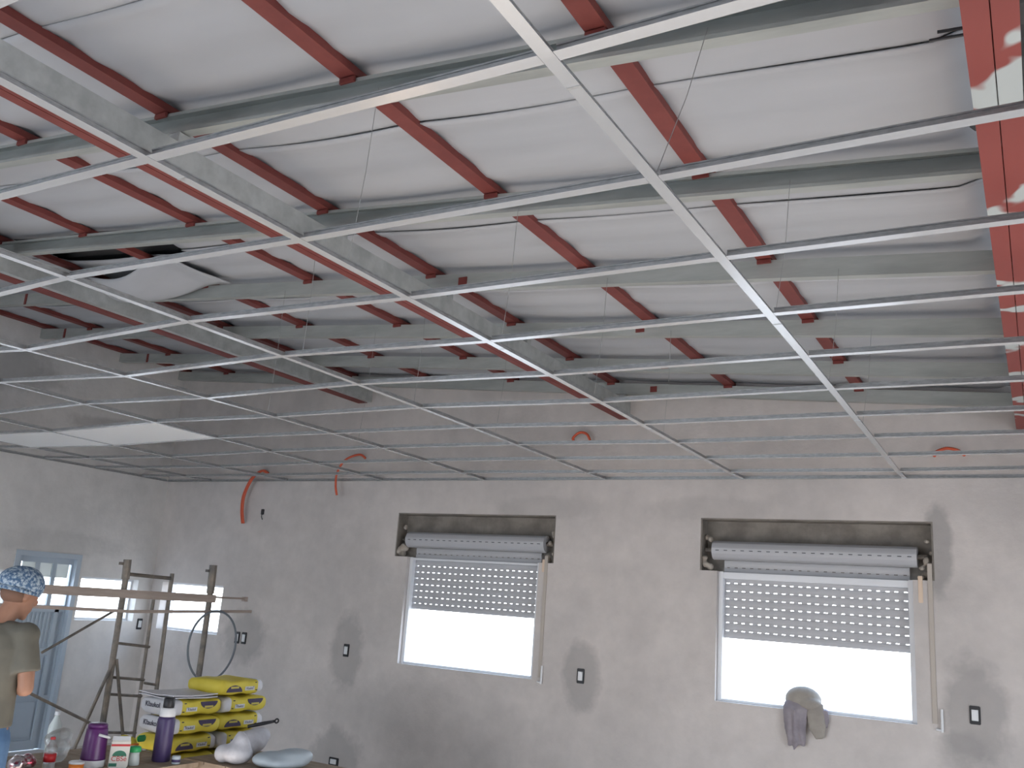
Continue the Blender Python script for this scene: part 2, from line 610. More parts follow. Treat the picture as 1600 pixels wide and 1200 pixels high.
# torn piece of insulation hanging through beside the second rafter
b = MB()
vs_, fs = [], []
nx, ny = 24, 14
for i in range(nx + 1):
    u = i / nx
    x = -5.42 + 1.30 * u
    for j in range(ny + 1):
        v = j / ny
        edge = 2.40 + 0.10 * math.sin(math.pi * u * 1.3) - 0.03
        y = edge + (2.87 - edge) * v
        sag = 0.20 * math.sin(math.pi * min(1, u * 1.15 + 0.05)) * math.sin(math.pi * (0.15 + 0.62 * v)) * (1 - 0.45 * u)
        z = rz_(x, Z_INS - 0.05) - sag + 0.008 * math.sin(9 * u + 5 * v)
        vs_.append((x, y, z))
for i in range(nx):
    for j in range(ny):
        k = i * (ny + 1) + j
        fs.append((k, k + 1, k + ny + 2, k + ny + 1))
o = b.add(vs_, fs).build('torn_insulation', FOAM, None, smooth=True)
md = o.modifiers.new('thick', 'SOLIDIFY')
md.thickness = 0.006
tag(o, 'white insulation sheet torn loose and sagging below the dark gap in the roof lining', 'insulation')


def cprof(h, fl, lip, t, sgn):
    p = [(0, 0), (fl, 0), (fl, lip), (fl - t, lip), (fl - t, t), (t, t), (t, h - t), (fl - t, h - t), (fl - t, h - lip), (fl, h - lip), (fl, h), (0, h)]
    return [(sgn * a_, z_) for a_, z_ in p]


ordn = ['nearest the camera', 'second from the camera', 'third from the camera', 'third from the back wall',
        'second from the back wall', 'lying against the back wall']
CLEATS = {2: [-2.13, -6.66], 3: [-1.38, -7.62], 4: [-1.56, -7.55], 5: [-1.97]}
for i, (y, kind) in enumerate(RAFT):
    x0, x1 = XL + 0.005, 0.735
    o = root('roof_rafter', ((x0 + x1) / 2, y, rz_((x0 + x1) / 2, Z_RB)))
    st = [(x0, y + (0.025 if kind == 'open' else -0.025), rz_(x0, Z_RB)), (x1, y + (0.025 if kind == 'open' else -0.025), rz_(x1, Z_RB))]
    MB().sweep(cprof(0.098, 0.05, 0.015, 0.003, -1 if kind == 'open' else 1), st, 'x').build('c_channel', GALVD, o)
    for x in CLEATS.get(i, []):
        q = MB()
        yy = y - 0.025
        zz = rz_(x, Z_RB) + 0.045
        if x < -5:
            q.box((x - .014, yy - .006, zz - .045), (x + .014, yy, zz + .05))
        else:
            q.box((x - .03, yy - .006, zz - .02), (x + .03, yy, zz + .03))
        q.build('welded_plate', RED, o)
    for x in BAT[1:]:
        yy = y - 0.026
        MB().box((x - 0.035, yy - 0.012, rz_(x, Z_RT) - 0.022), (x + 0.035, yy, rz_(x, Z_RT) - 0.002)).build('batten_clip', RED, o)
    face = 'with its open channel towards the camera' if kind == 'open' else 'showing its flat grey web'
    tag(o, 'galvanised cross rafter %s, %s' % (face, ordn[i]), 'rafter', 'galvanised rafters under the roof')

bo = ['against the left wall', 'second from the left wall', 'third from the left wall', 'crossing beside the torn insulation',
      'just right of the torn insulation', 'midway between the two grey girders', 'directly over the middle grey girder',
      'second from the red girder', 'nearest the red girder on the right']
for i, x in enumerate(BAT):
    w_ = 0.038
    ya, yb = -3.5, YW - 0.01
    z = rz_(x, Z_RT)
    b = MB()
    b.sweep([(-w_, 0), (w_, 0), (w_, 0.036 - SLOPE * w_), (-w_, 0.036 + SLOPE * w_)], [(x, ya, z + 0.003), (x, 1.4, z + 0.003), (x, yb, z + 0.003)], 'y')
    o = b.build('roof_batten', RED)
    tag(o, 'red primed roof batten running to the back wall, %s' % bo[i], 'batten', 'red roof battens')


def girder(name, xl, xr, zb, zt_, label, y0, under, side, tabs):
    o = root(name, ((xl + xr) / 2, (y0 + YW) / 2, zb))
    h = zt_ - zb
    xm = (xl + xr) / 2
    fl = (xr - xl) / 2 - 0.001
    st = [(xr, y0, zb), (xr, YW - 0.002, zb)]
    MB().sweep([(-a_, z_) for a_, z_ in cprof(h, fl, 0.02, 0.003, 1)], st, 'y').build('c_channel', side, o)
    st = [(xl, y0, zb), (xl, YW - 0.002, zb)]
    MB().sweep(cprof(h, fl, 0.02, 0.003, 1), st, 'y').build('c_channel', side, o)
    MB().box((xl - 0.004, y0, zb - 0.004), (xm - 0.002, YW - 0.002, zb)).build('bottom_strip', under, o)
    MB().box((xm + 0.002, y0, zb - 0.004), (xr + 0.003 if under is REDW else xm + 0.03, YW - 0.002, zb)).build('bottom_strip', under, o)
    for y, _ in RAFT:
        if tabs:
            MB().box((xl + 0.02, y - 0.03, zt_), (xr - 0.01, y + 0.03, rz_(xr, Z_RB) - 0.002)).build('cleat', GALV, o)
    tag(o, label, 'girder')
    return o


girder('roof_girder', -2.315, -2.22, 3.415, 3.56, 'long galvanised girder with red underside nearest the middle of the roof', -3.4, RED, GALV, True)
girder('roof_girder', -5.29, -5.12, 3.70, 3.845, 'galvanised girder with red edge farther left, above the scaffold side', -3.4, RED, GALV, False)
girder('roof_girder', 0.742, 0.858, 3.22, 3.44, 'worn red primed girder at the right edge that all the rafters butt into', -3.4, REDW, REDW, False)
# rebar stub beside the red girder
for zz in (3.265, 3.285):
    MB().tube([(0.741, 0.86, zz), (0.655 if zz < 3.27 else 0.675, 0.86, zz + .005)], 0.0045, 8).build('steel_bar', BLACK, bpy.data.objects['roof_girder.002'])

# ------------------------------------------------------------------ suspended grid
A, BS = 1.22, 0.60389
AF = {-1: ((0, 0), (0, 0, 0)), 0: ((-0.003, 0.009), (-0.003, 0.016, -0.014)), 1: ((0.001, -0.007), (-0.001, 0.004, -0.002)),
      2: ((0.004, -0.015), (-0.003, 0.014, 0.009)), 3: ((-0.006, 0.02), (-0.0045, 0.036, -0.055)), 4: ((-0.003, 0.02), (0.001, -0.014, 0.052)),
      5: ((-0.012, 0.02), (0.004, -0.030, 0.040)), 6: ((0.0, 0.0), (0.0, 0.0, -0.008))}


def gp(i, y):
    (c1, c0), (q2, q1, q0) = AF[i]
    yy = max(y, 0.0)
    return Vector((-i * A + c1 * yy + c0, y, HC + (q2 * yy * yy + q1 * yy + q0) * min(1, (YW - y) / 0.5)))


grid = root('suspended_ceiling_grid', (-3.0, 2.4, HC))
tag(grid, 'open white metal suspended ceiling grid of main and cross tees, still mostly without tiles', 'ceiling grid')
FLG = [(-0.017, 0), (0.017, 0), (0.017, 0.0018), (-0.017, 0.0018)]
WEB = [(-0.0016, 0.0018), (0.0016, 0.0018), (0.0016, 0.021), (0.0042, 0.022), (0.0042, 0.026), (-0.0042, 0.026), (-0.0042, 0.022), (-0.0016, 0.021)]
for i in range(-1, 7):
    js = [-3.0, -2.4, -1.8, -1.2, -0.6] + [BS * (j - 1) for j in range(1, 11)] + [YW - 0.004]
    st = [gp(i, y) for y in js]
    t = MB().sweep(FLG, st, 'y').build('main_tee', TEE, grid)
    MB().sweep(WEB, st, 'y').build('tee_web', TEEW, t)
    for y in js[5:-1:3]:
        p = gp(i, y + 0.12)
        MB().box((p.x - 0.0175, p.y - 0.004, p.z - 0.0012), (p.x + 0.0175, p.y + 0.004, p.z)).build('splice_clip', TEEW, grid)
for j in range(-1, 11):
    y = BS * (j - 1)
    for i in range(-1, 7):
        p1 = gp(i, y) + Vector((-0.018, 0, 0.0005))
        p0 = (gp(i + 1, y) + Vector((0.018, 0, 0.0005))) if i < 6 else Vector((XL + 0.004, y, HC + 0.0005))
        if i >= 6 and j < 6:
            continue
        t = MB().sweep(FLG, [p0, p1], 'x').build('cross_tee', TEE, grid)
        MB().sweep(WEB, [p0, p1], 'x').build('tee_web', TEEW, t)
for i, y in ((0, 0.62), (0, 1.9), (0, 2.95), (1, 0.85), (1, 1.92), (1, 2.93), (2, 1.95), (2, 2.95), (2, 3.93), (3, 2.95), (3, 3.93), (0, 3.93), (1, 4.0)):
    p = gp(i, y) + Vector((0, 0, 0.024))
    yr = min((r for r, _ in RAFT), key=lambda q: abs(q - y))
    q = Vector((p.x + 0.06, yr - 0.03, rz_(p.x, Z_RB) + 0.03))
    MB().tube([p, (p + q) / 2 + Vector((0.01, 0, 0)), q], 0.0013, 5).build('hanger_wire', WIRE, grid)
for i, lab in ((4, 'white ceiling tile laid in the grid, the one farther from the left wall'), (5, 'white ceiling tile laid in the grid, the one nearer the left wall')):
    y0, y1 = BS * 5, BS * 6
    p00, p01, p10, p11 = gp(i + 1, y0), gp(i + 1, y1), gp(i, y0), gp(i, y1)
    e = 0.006
    lo = [p00 + Vector((e, e, .003)), p10 + Vector((-e, e, .003)), p11 + Vector((-e, -e, .003)), p01 + Vector((e, -e, .003))]
    o = MB().hexa(lo + [q + Vector((0, 0, .009)) for q in lo]).build('ceiling_tile', TILE)
    tag(o, lab, 'ceiling tile', 'white tiles in the ceiling grid')

# ------------------------------------------------------------------ windows
for wi, d in enumerate(W):
    xc = (d['x0'] + d['x1']) / 2
    o = root('window_%d' % (wi + 1), (xc, YW, ZS))
    tag(o, kind='structure')
    # raw mortar lining of the roller box recess
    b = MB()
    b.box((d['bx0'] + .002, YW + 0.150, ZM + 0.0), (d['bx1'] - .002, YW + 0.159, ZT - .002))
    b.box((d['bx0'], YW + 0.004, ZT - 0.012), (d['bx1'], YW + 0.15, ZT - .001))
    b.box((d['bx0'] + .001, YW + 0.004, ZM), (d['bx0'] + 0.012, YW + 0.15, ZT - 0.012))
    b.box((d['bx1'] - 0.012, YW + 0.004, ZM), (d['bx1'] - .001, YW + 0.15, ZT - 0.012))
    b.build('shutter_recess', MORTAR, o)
    for side in (0, 1):
        b = MB()
        x = d['bx0'] + 0.05 if side == 0 else d['bx1'] - 0.05
        for k in range(9):
            b.ell((x + random.uniform(-.045, .045), YW + 0.05 + random.uniform(-.03, .05), ZM + 0.02 + random.uniform(0, .09) * (1 if k < 6 else 3.0)),
                  (random.uniform(.02, .035), random.uniform(.02, .04), random.uniform(.018, .035)), 8, 6)
        b.build('mortar_lump', LMORTAR, o, remesh=0.009)
    # rolled shutter
    rx0, rx1 = d['x0'] - 0.05 + 0.0, d['x1'] + 0.03
    zc, r = 2.308, 0.076
    yc = YW + 0.078
    b = MB()
    N = 11
    ring = []
    for k in range(N):
        a = 2 * math.pi * (k + .2) / N
        ring.append((yc + r * math.cos(a), zc + r * math.sin(a)))
        a2 = 2 * math.pi * (k + .85) / N
        ring.append((yc + r * .985 * math.cos(a2), zc + r * .985 * math.sin(a2)))
    n = len(ring)
    b.add([(x, y, z) for x in (rx0, rx1) for y, z in ring], [(k, (k + 1) % n, n + (k + 1) % n, n + k) for k in range(n)] + [tuple(range(n)), tuple(range(2 * n - 1, n - 1, -1))])
    roll = b.build('shutter_roll', SLATM, o)
    b = MB()
    ns = 22
    for k in range(ns):
        x = rx0 + (rx1 - rx0) * (k + .7) / (ns + .4)
        a = math.pi * 1.02
        b.box((x - .014, yc - r * 1.004 - .001, zc - .006), (x + .014, yc - r * .97, zc - .001))
    b.build('roll_slot', BLACK, roll, kind='stuff')
    b = MB()
    b.tube([(rx0 - 0.07, yc, zc), (rx0, yc, zc)], 0.02, 10)
    b.tube([(rx1, yc, zc), (rx1 + 0.07, yc, zc)], 0.02, 10)
    b.build('roller_axle', STEEL, o)
    # hanging shutter slats with light slots
    zb = 1.655 if wi == 0 else 1.625
    yk = YW + 0.105
    hs = (2.24 - zb) / 10
    sx0, sx1 = d['x0'] + 0.03, d['x1'] - 0.03
    nslot = 22
    pitch = (sx1 - sx0) / nslot
    for k in range(10):
        z0 = zb + k * hs
        b = MB()
        top = z0 + hs - 0.0070
        # gently bowed slat body
        b.sweep([(0.0, z0), (-.005, z0 + hs * .25), (-.0065, z0 + hs * .45), (-.005, top - .008), (0, top), (.004, top), (.004, z0)], [(sx0, yk, 0), (sx1, yk, 0)], 'x')
        if k < 9:
            for q in range(nslot + 1):
                x = sx0 + q * pitch
                hw = pitch * (0.26 + 0.08 * random.random())
                xa, xb = max(sx0, x - hw), min(sx1, x + hw)
                b.box((xa, yk - .001, top - .001), (xb, yk + .003, z0 + hs + .001))
        b.build('shutter_slat', SLATM, o)
    # pvc frame: jambs, head, sill
    fy0, fy1 = YW + 0.045, YW + 0.095
    fw = 0.038
    b = MB().box((d['x0'], fy0, ZS), (d['x0'] + fw, fy1, ZM)).build('frame_jamb', PVC, o, bevel=.003)
    b = MB().box((d['x1'] - fw, fy0, ZS), (d['x1'], fy1, ZM)).build('frame_jamb', PVC, o, bevel=.003)
    hz = 2.085 if wi else 2.115
    MB().box((d['x0'] + fw, fy0 + .002, hz), (d['x1'] - fw, fy1 - .002, hz + (0.05 if wi else 0.018))).build('frame_head', PVC, o, bevel=.003)
    MB().box((d['x0'] + fw, fy0, ZS), (d['x1'] - fw, fy1, ZS + 0.02)).build('frame_sill', PVC, o, bevel=.003)
    # belt cover strip and winder on the plaster beside the window
    gx = d['x1'] + 0.115 if wi else d['x1'] + 0.075
    MB().box((gx - .016, YW - .008, 1.17), (gx + .016, YW, 2.26 if wi else 2.2)).build('belt_cover', LMORTAR if False else mat('beige_strip', (0.46, 0.41, 0.36), 0.7), o, bevel=.002)
    wx = gx + 0.045 if wi else gx + 0.025
    b = MB()
    b.tube([(wx, YW - .014, 1.27), (wx, YW - .018, 1.12)], .009, 8)
    b.tube([(wx, YW - .015, 1.13), (wx - .04, YW - .010, 1.135)], .008, 8)
    b.build('crank_holder', WHITEP, o)
    b = MB().box((d['x1'] + .035, YW - .006, 1.98 if wi else 2.06), (d['x1'] + .065, YW + .02, 2.17))
    b.build('belt_gap_light', mat('gap_light_tone', (0.70, 0.55, 0.42), 0.6), o, bevel=.004)  # pale block whose colour paints light showing through the belt gap

GLASS = mat('window_glass', (0.9, 0.95, 0.95), 0.05, alpha=0.06)


def small_window(name, a0, a1, z0, z1, left):
    o = root(name, ((a0 + a1) / 2, YW, z0) if not left else (XL, (a0 + a1) / 2, z0))
    tag(o, kind='structure')

    def bx(p0, p1, d0, d1, q0, q1):
        return MB().box((p0, YW + d0, q0), (p1, YW + d1, q1)) if not left else MB().box((XL - d1, p0, q0), (XL - d0, p1, q1))
    f_ = 0.022
    bx(a0, a1, .10, .14, z0, z0 + f_).build('frame_sill', PVC, o)
    bx(a0, a1, .10, .14, z1 - f_, z1).build('frame_head', PVC, o)
    bx(a0, a0 + f_, .10, .14, z0 + f_, z1 - f_).build('frame_jamb', PVC, o)
    bx(a1 - f_, a1, .10, .14, z0 + f_, z1 - f_).build('frame_jamb', PVC, o)
    bx(a0 + f_, a1 - f_, .118, .122, z0 + f_, z1 - f_).build('pane', GLASS, o)


small_window('window_3', *W3, False)
small_window('window_4', *W4, True)
small_window('window_5', *W5, True)
# ------------------------------------------------------------------ door in the left wall
o = root('door_1', (XL - 0.05, (DY0 + DY1) / 2, 0))
tag(o, kind='structure')
xo = XL - 0.055
b = MB()
f = 0.05
b.box((XL - .10, DY0, 0), (XL + .012, DY0 + f, DZ))
b.box((XL - .10, DY1 - f, 0), (XL + .012, DY1, DZ))
b.box((XL - .10, DY0 + f, DZ - f), (XL + .012, DY1 - f, DZ))
b.build('door_frame', DOORM, o)
ya, yb = DY0 + f, DY1 - f
MB().box((xo - .03, ya, 0.01), (xo - .012, yb, 1.42)).build('door_skin', DOORM, o)
ym = yb - 0.075


def stile(y0, y1, z0, z1):
    MB().box((xo - .012, y0, z0), (xo + .012, y1, z1)).build('door_rail', DOORM, o)


stile(ya, ya + .05, 0.01, DZ - f)
stile(ym - .045, ym, 0.01, 1.38)
stile(yb - .02, yb, 0.01, DZ - f)
stile(ya + .05, yb - .02, 1.35, 1.42)
stile(ya + .05, ym - .045, 0.92, 0.99)
stile(ya + .05, yb - .02, 1.84, DZ - f)
stile(ya + .05, ym - .045, 0.01, 0.10)
stile(ym, yb - .02, 0.48, 0.53)
pw = (yb - .02 - ya - .05) / 3
for k in range(3):
    a = ya + .05 + k * pw
    MB().box((xo - .011, a + .022, 1.70), (xo - .002, a + pw - .022, 1.84)).build('dimmed_upper_pane', DOORG, o)  # nearly opaque pane added to keep the upper glass duller
    MB().box((xo - .011, a + .022, 1.42), (xo - .002, a + pw - .022, 1.70)).build('door_pane', GLASS, o)
    if k:
        stile(a - .022, a + .022, 1.42, 1.84)
for k in range(11):
    y = ya + .06 + k * (ym - .055 - ya - .06) / 10
    MB().box((xo - .012, y, 1.0), (xo - .002, y + .018, 1.345)).build('door_rib', DOORM, o)
MB().box((xo - .012, ya + .075, 0.5), (xo + .002, ym - .07, 0.9)).build('door_panel', DOORM, o, bevel=.003)
MB().box((xo - .012, ya + .075, 0.13), (xo + .002, ym - .07, 0.47)).build('door_panel', DOORM, o, bevel=.003)

# ------------------------------------------------------------------ wall fittings


def switch(x, z, label, horizontal=False, left_wall=False, group='black rimmed switch boxes'):
    w2, h2 = (0.058, 0.036) if horizontal else (0.034, 0.060)
    loc = (x, YW, z) if not left_wall else (XL, x, z)
    o = root('switch_box', loc)
    def bx(a0, a1, d0, d1, z0, z1, bev=.0):
        q = MB()
        if left_wall:
            q.box((XL + d0, x + a0, z + z0), (XL + d1, x + a1, z + z1))
        else:
            q.box((x + a0, YW - d1, z + z0), (x + a1, YW - d0, z + z1))
        return q
    bx(-w2, w2, -.002, .010, -h2, h2).build('rim', BLACK, o, bevel=.004)
    bx(-w2 * .66, w2 * .66, .010, .014, -h2 * .62, h2 * .62).build('insert', WHITEP, o, bevel=.002)
    for k in (-1, 0, 1):
        s = k * (w2 if horizontal else h2) * .4
        if horizontal:
            bx(s - .007, s + .007, .014, .0165, -.012, .012).build('module', WHITEP, o, bevel=.001)
        else:
            bx(-.013, .013, .014, .0165, s - .009, s + .009).build('module', WHITEP, o, bevel=.001)
    tag(o, label, 'switch box', group)


switch(-5.098, 1.214, 'switch box with black rim in a damp patch left of the smaller window')
switch(-2.571, 1.221, 'switch box with black rim in a damp patch between the two windows')
switch(0.389, 1.255, 'switch box with black rim in a damp patch right of the larger window')
switch(-6.580, 1.219, 'left one of the paired switch boxes beside the hanging hose ring')
switch(-6.482, 1.220, 'right one of the paired switch boxes beside the hanging hose ring')
switch(-5.105, 0.195, 'low sideways socket box in a damp patch near the bottom of the back wall', True)
switch(5.727, 1.252, 'switch box on the left wall just beside the room corner', left_wall=True)


def conduit(pts, label, twin=False):
    o = root('conduit', pts[0])
    def corr(off):
        # dense resample with ribbed radius
        P = [Vector(p) + Vector(off) for p in pts]
        out, rr = [], []
        for i in range(len(P) - 1):
            p0, p1 = P[max(i - 1, 0)], P[i]
            p2, p3 = P[i + 1], P[min(i + 2, len(P) - 1)]
            n_ = max(4, int((p2 - p1).length / .006))
            for k in range(n_):
                t = k / n_
                q = 0.5 * ((2 * p1) + (-p0 + p2) * t + (2 * p0 - 5 * p1 + 4 * p2 - p3) * t * t + (-p0 + 3 * p1 - 3 * p2 + p3) * t ** 3)
                out.append(q)
        out.append(P[-1])
        rr = [0.0105 if k % 2 else 0.0128 for k in range(len(out))]
        return out, rr
    q, rr = corr((0, 0, 0))
    MB().tube(q, rr, 8).build('corrugated_tube', ORANGE, o, smooth=True)
    if twin:
        q, rr = corr((0.03, -0.008, 0.0))
        MB().tube(q, rr, 8).build('corrugated_tube', ORANGE, o, smooth=True)
    tag(o, label, 'conduit', 'orange conduits out of the back wall')


conduit([(-6.47, YW, 2.965), (-6.50, YW - .06, 2.985), (-6.60, YW - .09, 2.90), (-6.70, YW - .08, 2.72), (-6.71, YW - .07, 2.55), (-6.68, YW - .06, 2.41)],
        'twin orange corrugated conduits curving down the back wall near the corner', True)
conduit([(-5.12, YW, 3.11), (-5.16, YW - .06, 3.14), (-5.30, YW - .10, 3.08), (-5.38, YW - .11, 2.95), (-5.39, YW - .10, 2.82), (-5.37, YW - .09, 2.72)],
        'single orange conduit bending down behind the grid, second from the corner')
conduit([(-2.75, YW, 3.22), (-2.74, YW - .05, 3.25), (-2.67, YW - .06, 3.295), (-2.60, YW - .06, 3.275), (-2.57, YW - .05, 3.215)],
        'short orange conduit hook high on the wall between the two windows')
conduit([(0.20, YW, 3.045), (0.22, YW - .05, 3.065), (0.29, YW - .07, 3.085), (0.36, YW - .06, 3.07), (0.40, YW, 3.045)],
        'short orange conduit arch high on the wall near the right edge')
o = root('lamp_socket', (-6.458, YW, 2.54))
MB().box((-6.482, YW - .006, 2.515), (-6.434, YW + .002, 2.575)).build('wall_hole', BLACK, o, bevel=.01)
MB().tube([(-6.455, YW - .01, 2.525), (-6.448, YW - .02, 2.49), (-6.435, YW - .015, 2.46)], .004, 6).build('loose_wire', BLACK, o)
tag(o, 'small dark wall hole with a loose wire beside the twin orange conduits', 'wall hole')

# ------------------------------------------------------------------ scaffold, planks, rods, hose
XS = -6.2
sc = root('scaffold_frame', (XS, 4.5, 0))
tag(sc, 'dark steel scaffold ladder frame standing in the corner behind the bags', 'scaffold')


def rodp(name, pts, r, m_=STEEL, parent=sc, n=8):
    return MB().tube(pts, r, n).build(name, m_, parent)


rodp('post', [(XS, 4.04, 0), (XS, 4.02, 1.80)], .026, n=10)
rodp('post_sleeve', [(XS, 4.02, 1.74), (XS, 4.01, 1.91)], .034, n=10)
rodp('post', [(XS, 5.02, 0), (XS, 5.01, 1.80)], .028, n=10)
rodp('post_sleeve', [(XS, 5.01, 1.66), (XS, 5.0, 1.93)], .037, n=10)
rodp('post', [(XS - .02, 4.40, 0), (XS - .02, 4.37, 1.62)], .015)
rodp('post', [(XS, 4.56, 0), (XS, 4.52, 1.82)], .019)
rodp('top_bar', [(XS, 4.04, 1.785), (XS, 4.53, 1.775)], .016)
for z in (1.185, 0.90, 0.76, 0.45, 0.2):
    rodp('rung', [(XS, 4.04, z + .01), (XS - .01, 4.40, z - .025)], .012)
rodp('rung', [(XS, 4.40, 0.85), (XS, 4.55, 0.825)], .012)
rodp('brace', [(XS + .02, 4.02, 1.04), (XS + .02, 3.66, 0)], .014)
rodp('brace', [(XS + .02, 4.05, 1.06), (XS + .02, 4.37, 0)], .014)
for y in (4.02, 5.01):
    MB().box((XS - .045, y - .06, 1.86), (XS + .0, y - .03, 1.885)).build('lock_pin', STEEL, sc)
b = MB()
st = [(XS + .048, 2.2, 1.628), (XS + .048, 3.4, 1.618), (XS + .048, 5.03, 1.612)]
b.sweep([(-.02, -.036), (.02, -.036), (.02, .036), (-.02, .036)], st, 'y')
o = b.build('timber_plank', WOOD)
tag(o, 'upper thick grey timber plank tied level across the scaffold posts', 'plank')
b = MB().sweep([(-.012, -.012), (.012, -.012), (.012, .014), (-.012, .014)], [(XS + .05, 2.7, 1.486), (XS + .05, 4.1, 1.466), (XS + .05, 5.53, 1.505)], 'y')
tag(b.build('timber_batten', WOOD), 'lower thin timber batten across the scaffold below the thick plank', 'batten')
b = MB().sweep([(-.012, -.01), (.012, -.01), (.012, .008), (-.012, .008)], [(XS - .05, 4.3, 1.622), (XS - .05, 5.53, 1.628)], 'y')
b.box((XS - .07, 5.50, 1.60), (XS - .03, 5.545, 1.645))
tag(b.build('thin_strip', WOOD), 'thin wooden strip with a nailed end block poking out past the right scaffold post', 'strip')
o = MB().tube([(XS + .1, 3.28, 1.13), (XS + .02, 3.96, 1.475)], .011, 8).build('steel_rod', STEEL)
tag(o, 'steel rod slanting up from behind the worker to the scaffold', 'rod', 'loose steel rods')
o = MB().tube([(XS + .16, 3.05, 0.90), (XS + .10, 3.97, 0.50)], .012, 8).build('steel_rod', STEEL)
tag(o, 'steel rod slanting down from behind the worker to the scaffold foot', 'rod', 'loose steel rods')
hp = []
for k in range(49):
    a = 2 * math.pi * k / 48
    hp.append((XS + .078 + .006 * math.sin(2 * a), 5.06 + .295 * math.sin(a), 1.175 + .325 * math.cos(a)))
o = MB().tube(hp, .0105, 8, caps=False).build('hose_ring', HOSE, smooth=True)
tag(o, 'grey hose coiled into a ring hanging on the right scaffold post', 'hose')

# ------------------------------------------------------------------ cement bags on a pallet
KX, KY = -4.409, 3.20
BL, BWD, BH = 0.43, 0.36, 0.122
o = root('pallet', (KX - BWD / 2, KY + BL, 0))
for k in range(6):
    y = KY - 0.02 + k * (2 * BL + .04 - .1) / 5
    MB().box((KX - BWD - .06, y, .085), (KX + .05, y + .1, .105)).build('board', TIMBER, o)
for x in (KX - BWD - .05, KX - BWD / 2 - .03, KX - .03):
    MB().box((x, KY - .02, 0), (x + .07, KY + 2 * BL + .02, .085)).build('bearer', TIMBER, o)
tag(o, 'low timber pallet under the stacked yellow cement bags', 'pallet')


def pillow(L_, W_, H_, seed):
    rnd = random.Random(seed)
    b = MB()
    nu, nv = 22, 12
    vs_, fs = [], []
    ph = rnd.uniform(0, 6)
    for i in range(nu + 1):
        u = -1 + 2 * i / nu
        end = max(0.0, (abs(u) - .86) / .14)
        hh = H_ / 2 * (1 - .30 * end ** 2) * (1 + .03 * math.sin(5 * u + ph))
        ww = W_ / 2 * (1 - .05 * end ** 2)
        for k in range(2 * nv):
            a = 2 * math.pi * k / (2 * nv)
            ca, sa = math.cos(a), math.sin(a)
            e = 0.42
            px = ww * math.copysign(abs(ca) ** e, ca)
            pz = hh * math.copysign(abs(sa) ** e, sa)
            vs_.append((px, u * L_ / 2, pz + .004 * math.sin(7 * u + ph + 3 * ca)))
    n = 2 * nv
    for i in range(nu):
        for k in range(n):
            j = (k + 1) % n
            fs.append((i * n + k, i * n + j, (i + 1) * n + j, (i + 1) * n + k))
    fs.append(tuple(range(n)))
    fs.append(tuple(range(nu * n, (nu + 1) * n)))
    b.add(vs_, fs)
    # white paper ends wrap round the sides
    b.mi = []
    for q in fs:
        cy = sum(vs_[i][1] for i in q) / len(q)
        b.mi.append(1 if cy < -L_ / 2 * .70 else 0)
    return b


def bag(loc, flip, face_x, seed, label, tilt=0.0):
    """long axis along y; flip turns the white end to +y."""
    o = root('cement_bag', loc)
    b = pillow(BL - .006, BWD, BH - .012, seed)
    if flip:
        b.v = [(-x, -y, z) for x, y, z in b.v]
    b.build('sack', [BAGY, BAGW], o, smooth=True, local=True)
    s = -1 if flip else 1
    X = BWD / 2 + .0015
    # emblem: purple half disc on the long side
    def half(c, r, up, nm, m_):
        q = MB()
        pts = [(c + r * math.cos(math.pi * k / 14), up * r * .62 * math.sin(math.pi * k / 14)) for k in range(15)]
        z0 = -.03 if up > 0 else .038
        vs2 = [(X - .004, y, z0 + z) for y, z in pts] + [(X + .0015, y, z0 + z) for y, z in pts]
        fs2 = [tuple(range(15)), tuple(range(29, 14, -1))] + [(k, (k + 1) % 15, 15 + (k + 1) % 15, 15 + k) for k in range(15)]
        q.add(vs2, fs2)
        return q.build(nm, m_, o, local=True)
    c = s * BL * (.20)
    em = half(c, .078, 1 if flip else -1, 'emblem', PURP)
    bar = MB().box((X + .001, c - .04, -.004), (X + .0022, c + .04, .010)).build('emblem_text_bar', YINK, em, local=True)
    cl = -s * BL * .16
    MB().box((X - .004, cl - .048, -.022), (X + .0012, cl + .048, .006)).build('label_panel', BAGW, o, local=True)
    mw = Matrix(((0, 0, 1, X + .0014), (1, 0, 0, cl), (0, 1, 0, -.008), (0, 0, 0, 1)))
    text('lettering', 'Klaukol', .023, INK, o, mw)
    # lettering on the near white end
    if not flip:
        mw = Matrix(((1, 0, 0, -.05), (0, 0, -1, -BL / 2 - .0015), (0, 1, 0, .008), (0, 0, 0, 1)))
        text('lettering', 'Klaukol', .05, INK, o, mw)
        for zz, yy in ((.03, .085), (-.025, .075), (.0, .11)):
            MB().box((X - .003, -BL / 2 + yy - .008, zz), (X + .0012, -BL / 2 + yy + .008, zz + .006)).build('print_mark', INK, o, local=True)
    else:
        for zz, yy in ((.03, .085), (-.025, .075), (.0, .11)):
            MB().box((X - .003, BL / 2 - yy - .008, zz), (X + .0012, BL / 2 - yy + .008, zz + .006)).build('print_mark', INK, o, local=True)
    o.rotation_euler = (tilt, 0, random.uniform(-.03, .03))
    tag(o, label, 'cement bag', 'stacked yellow cement bags')
    return o


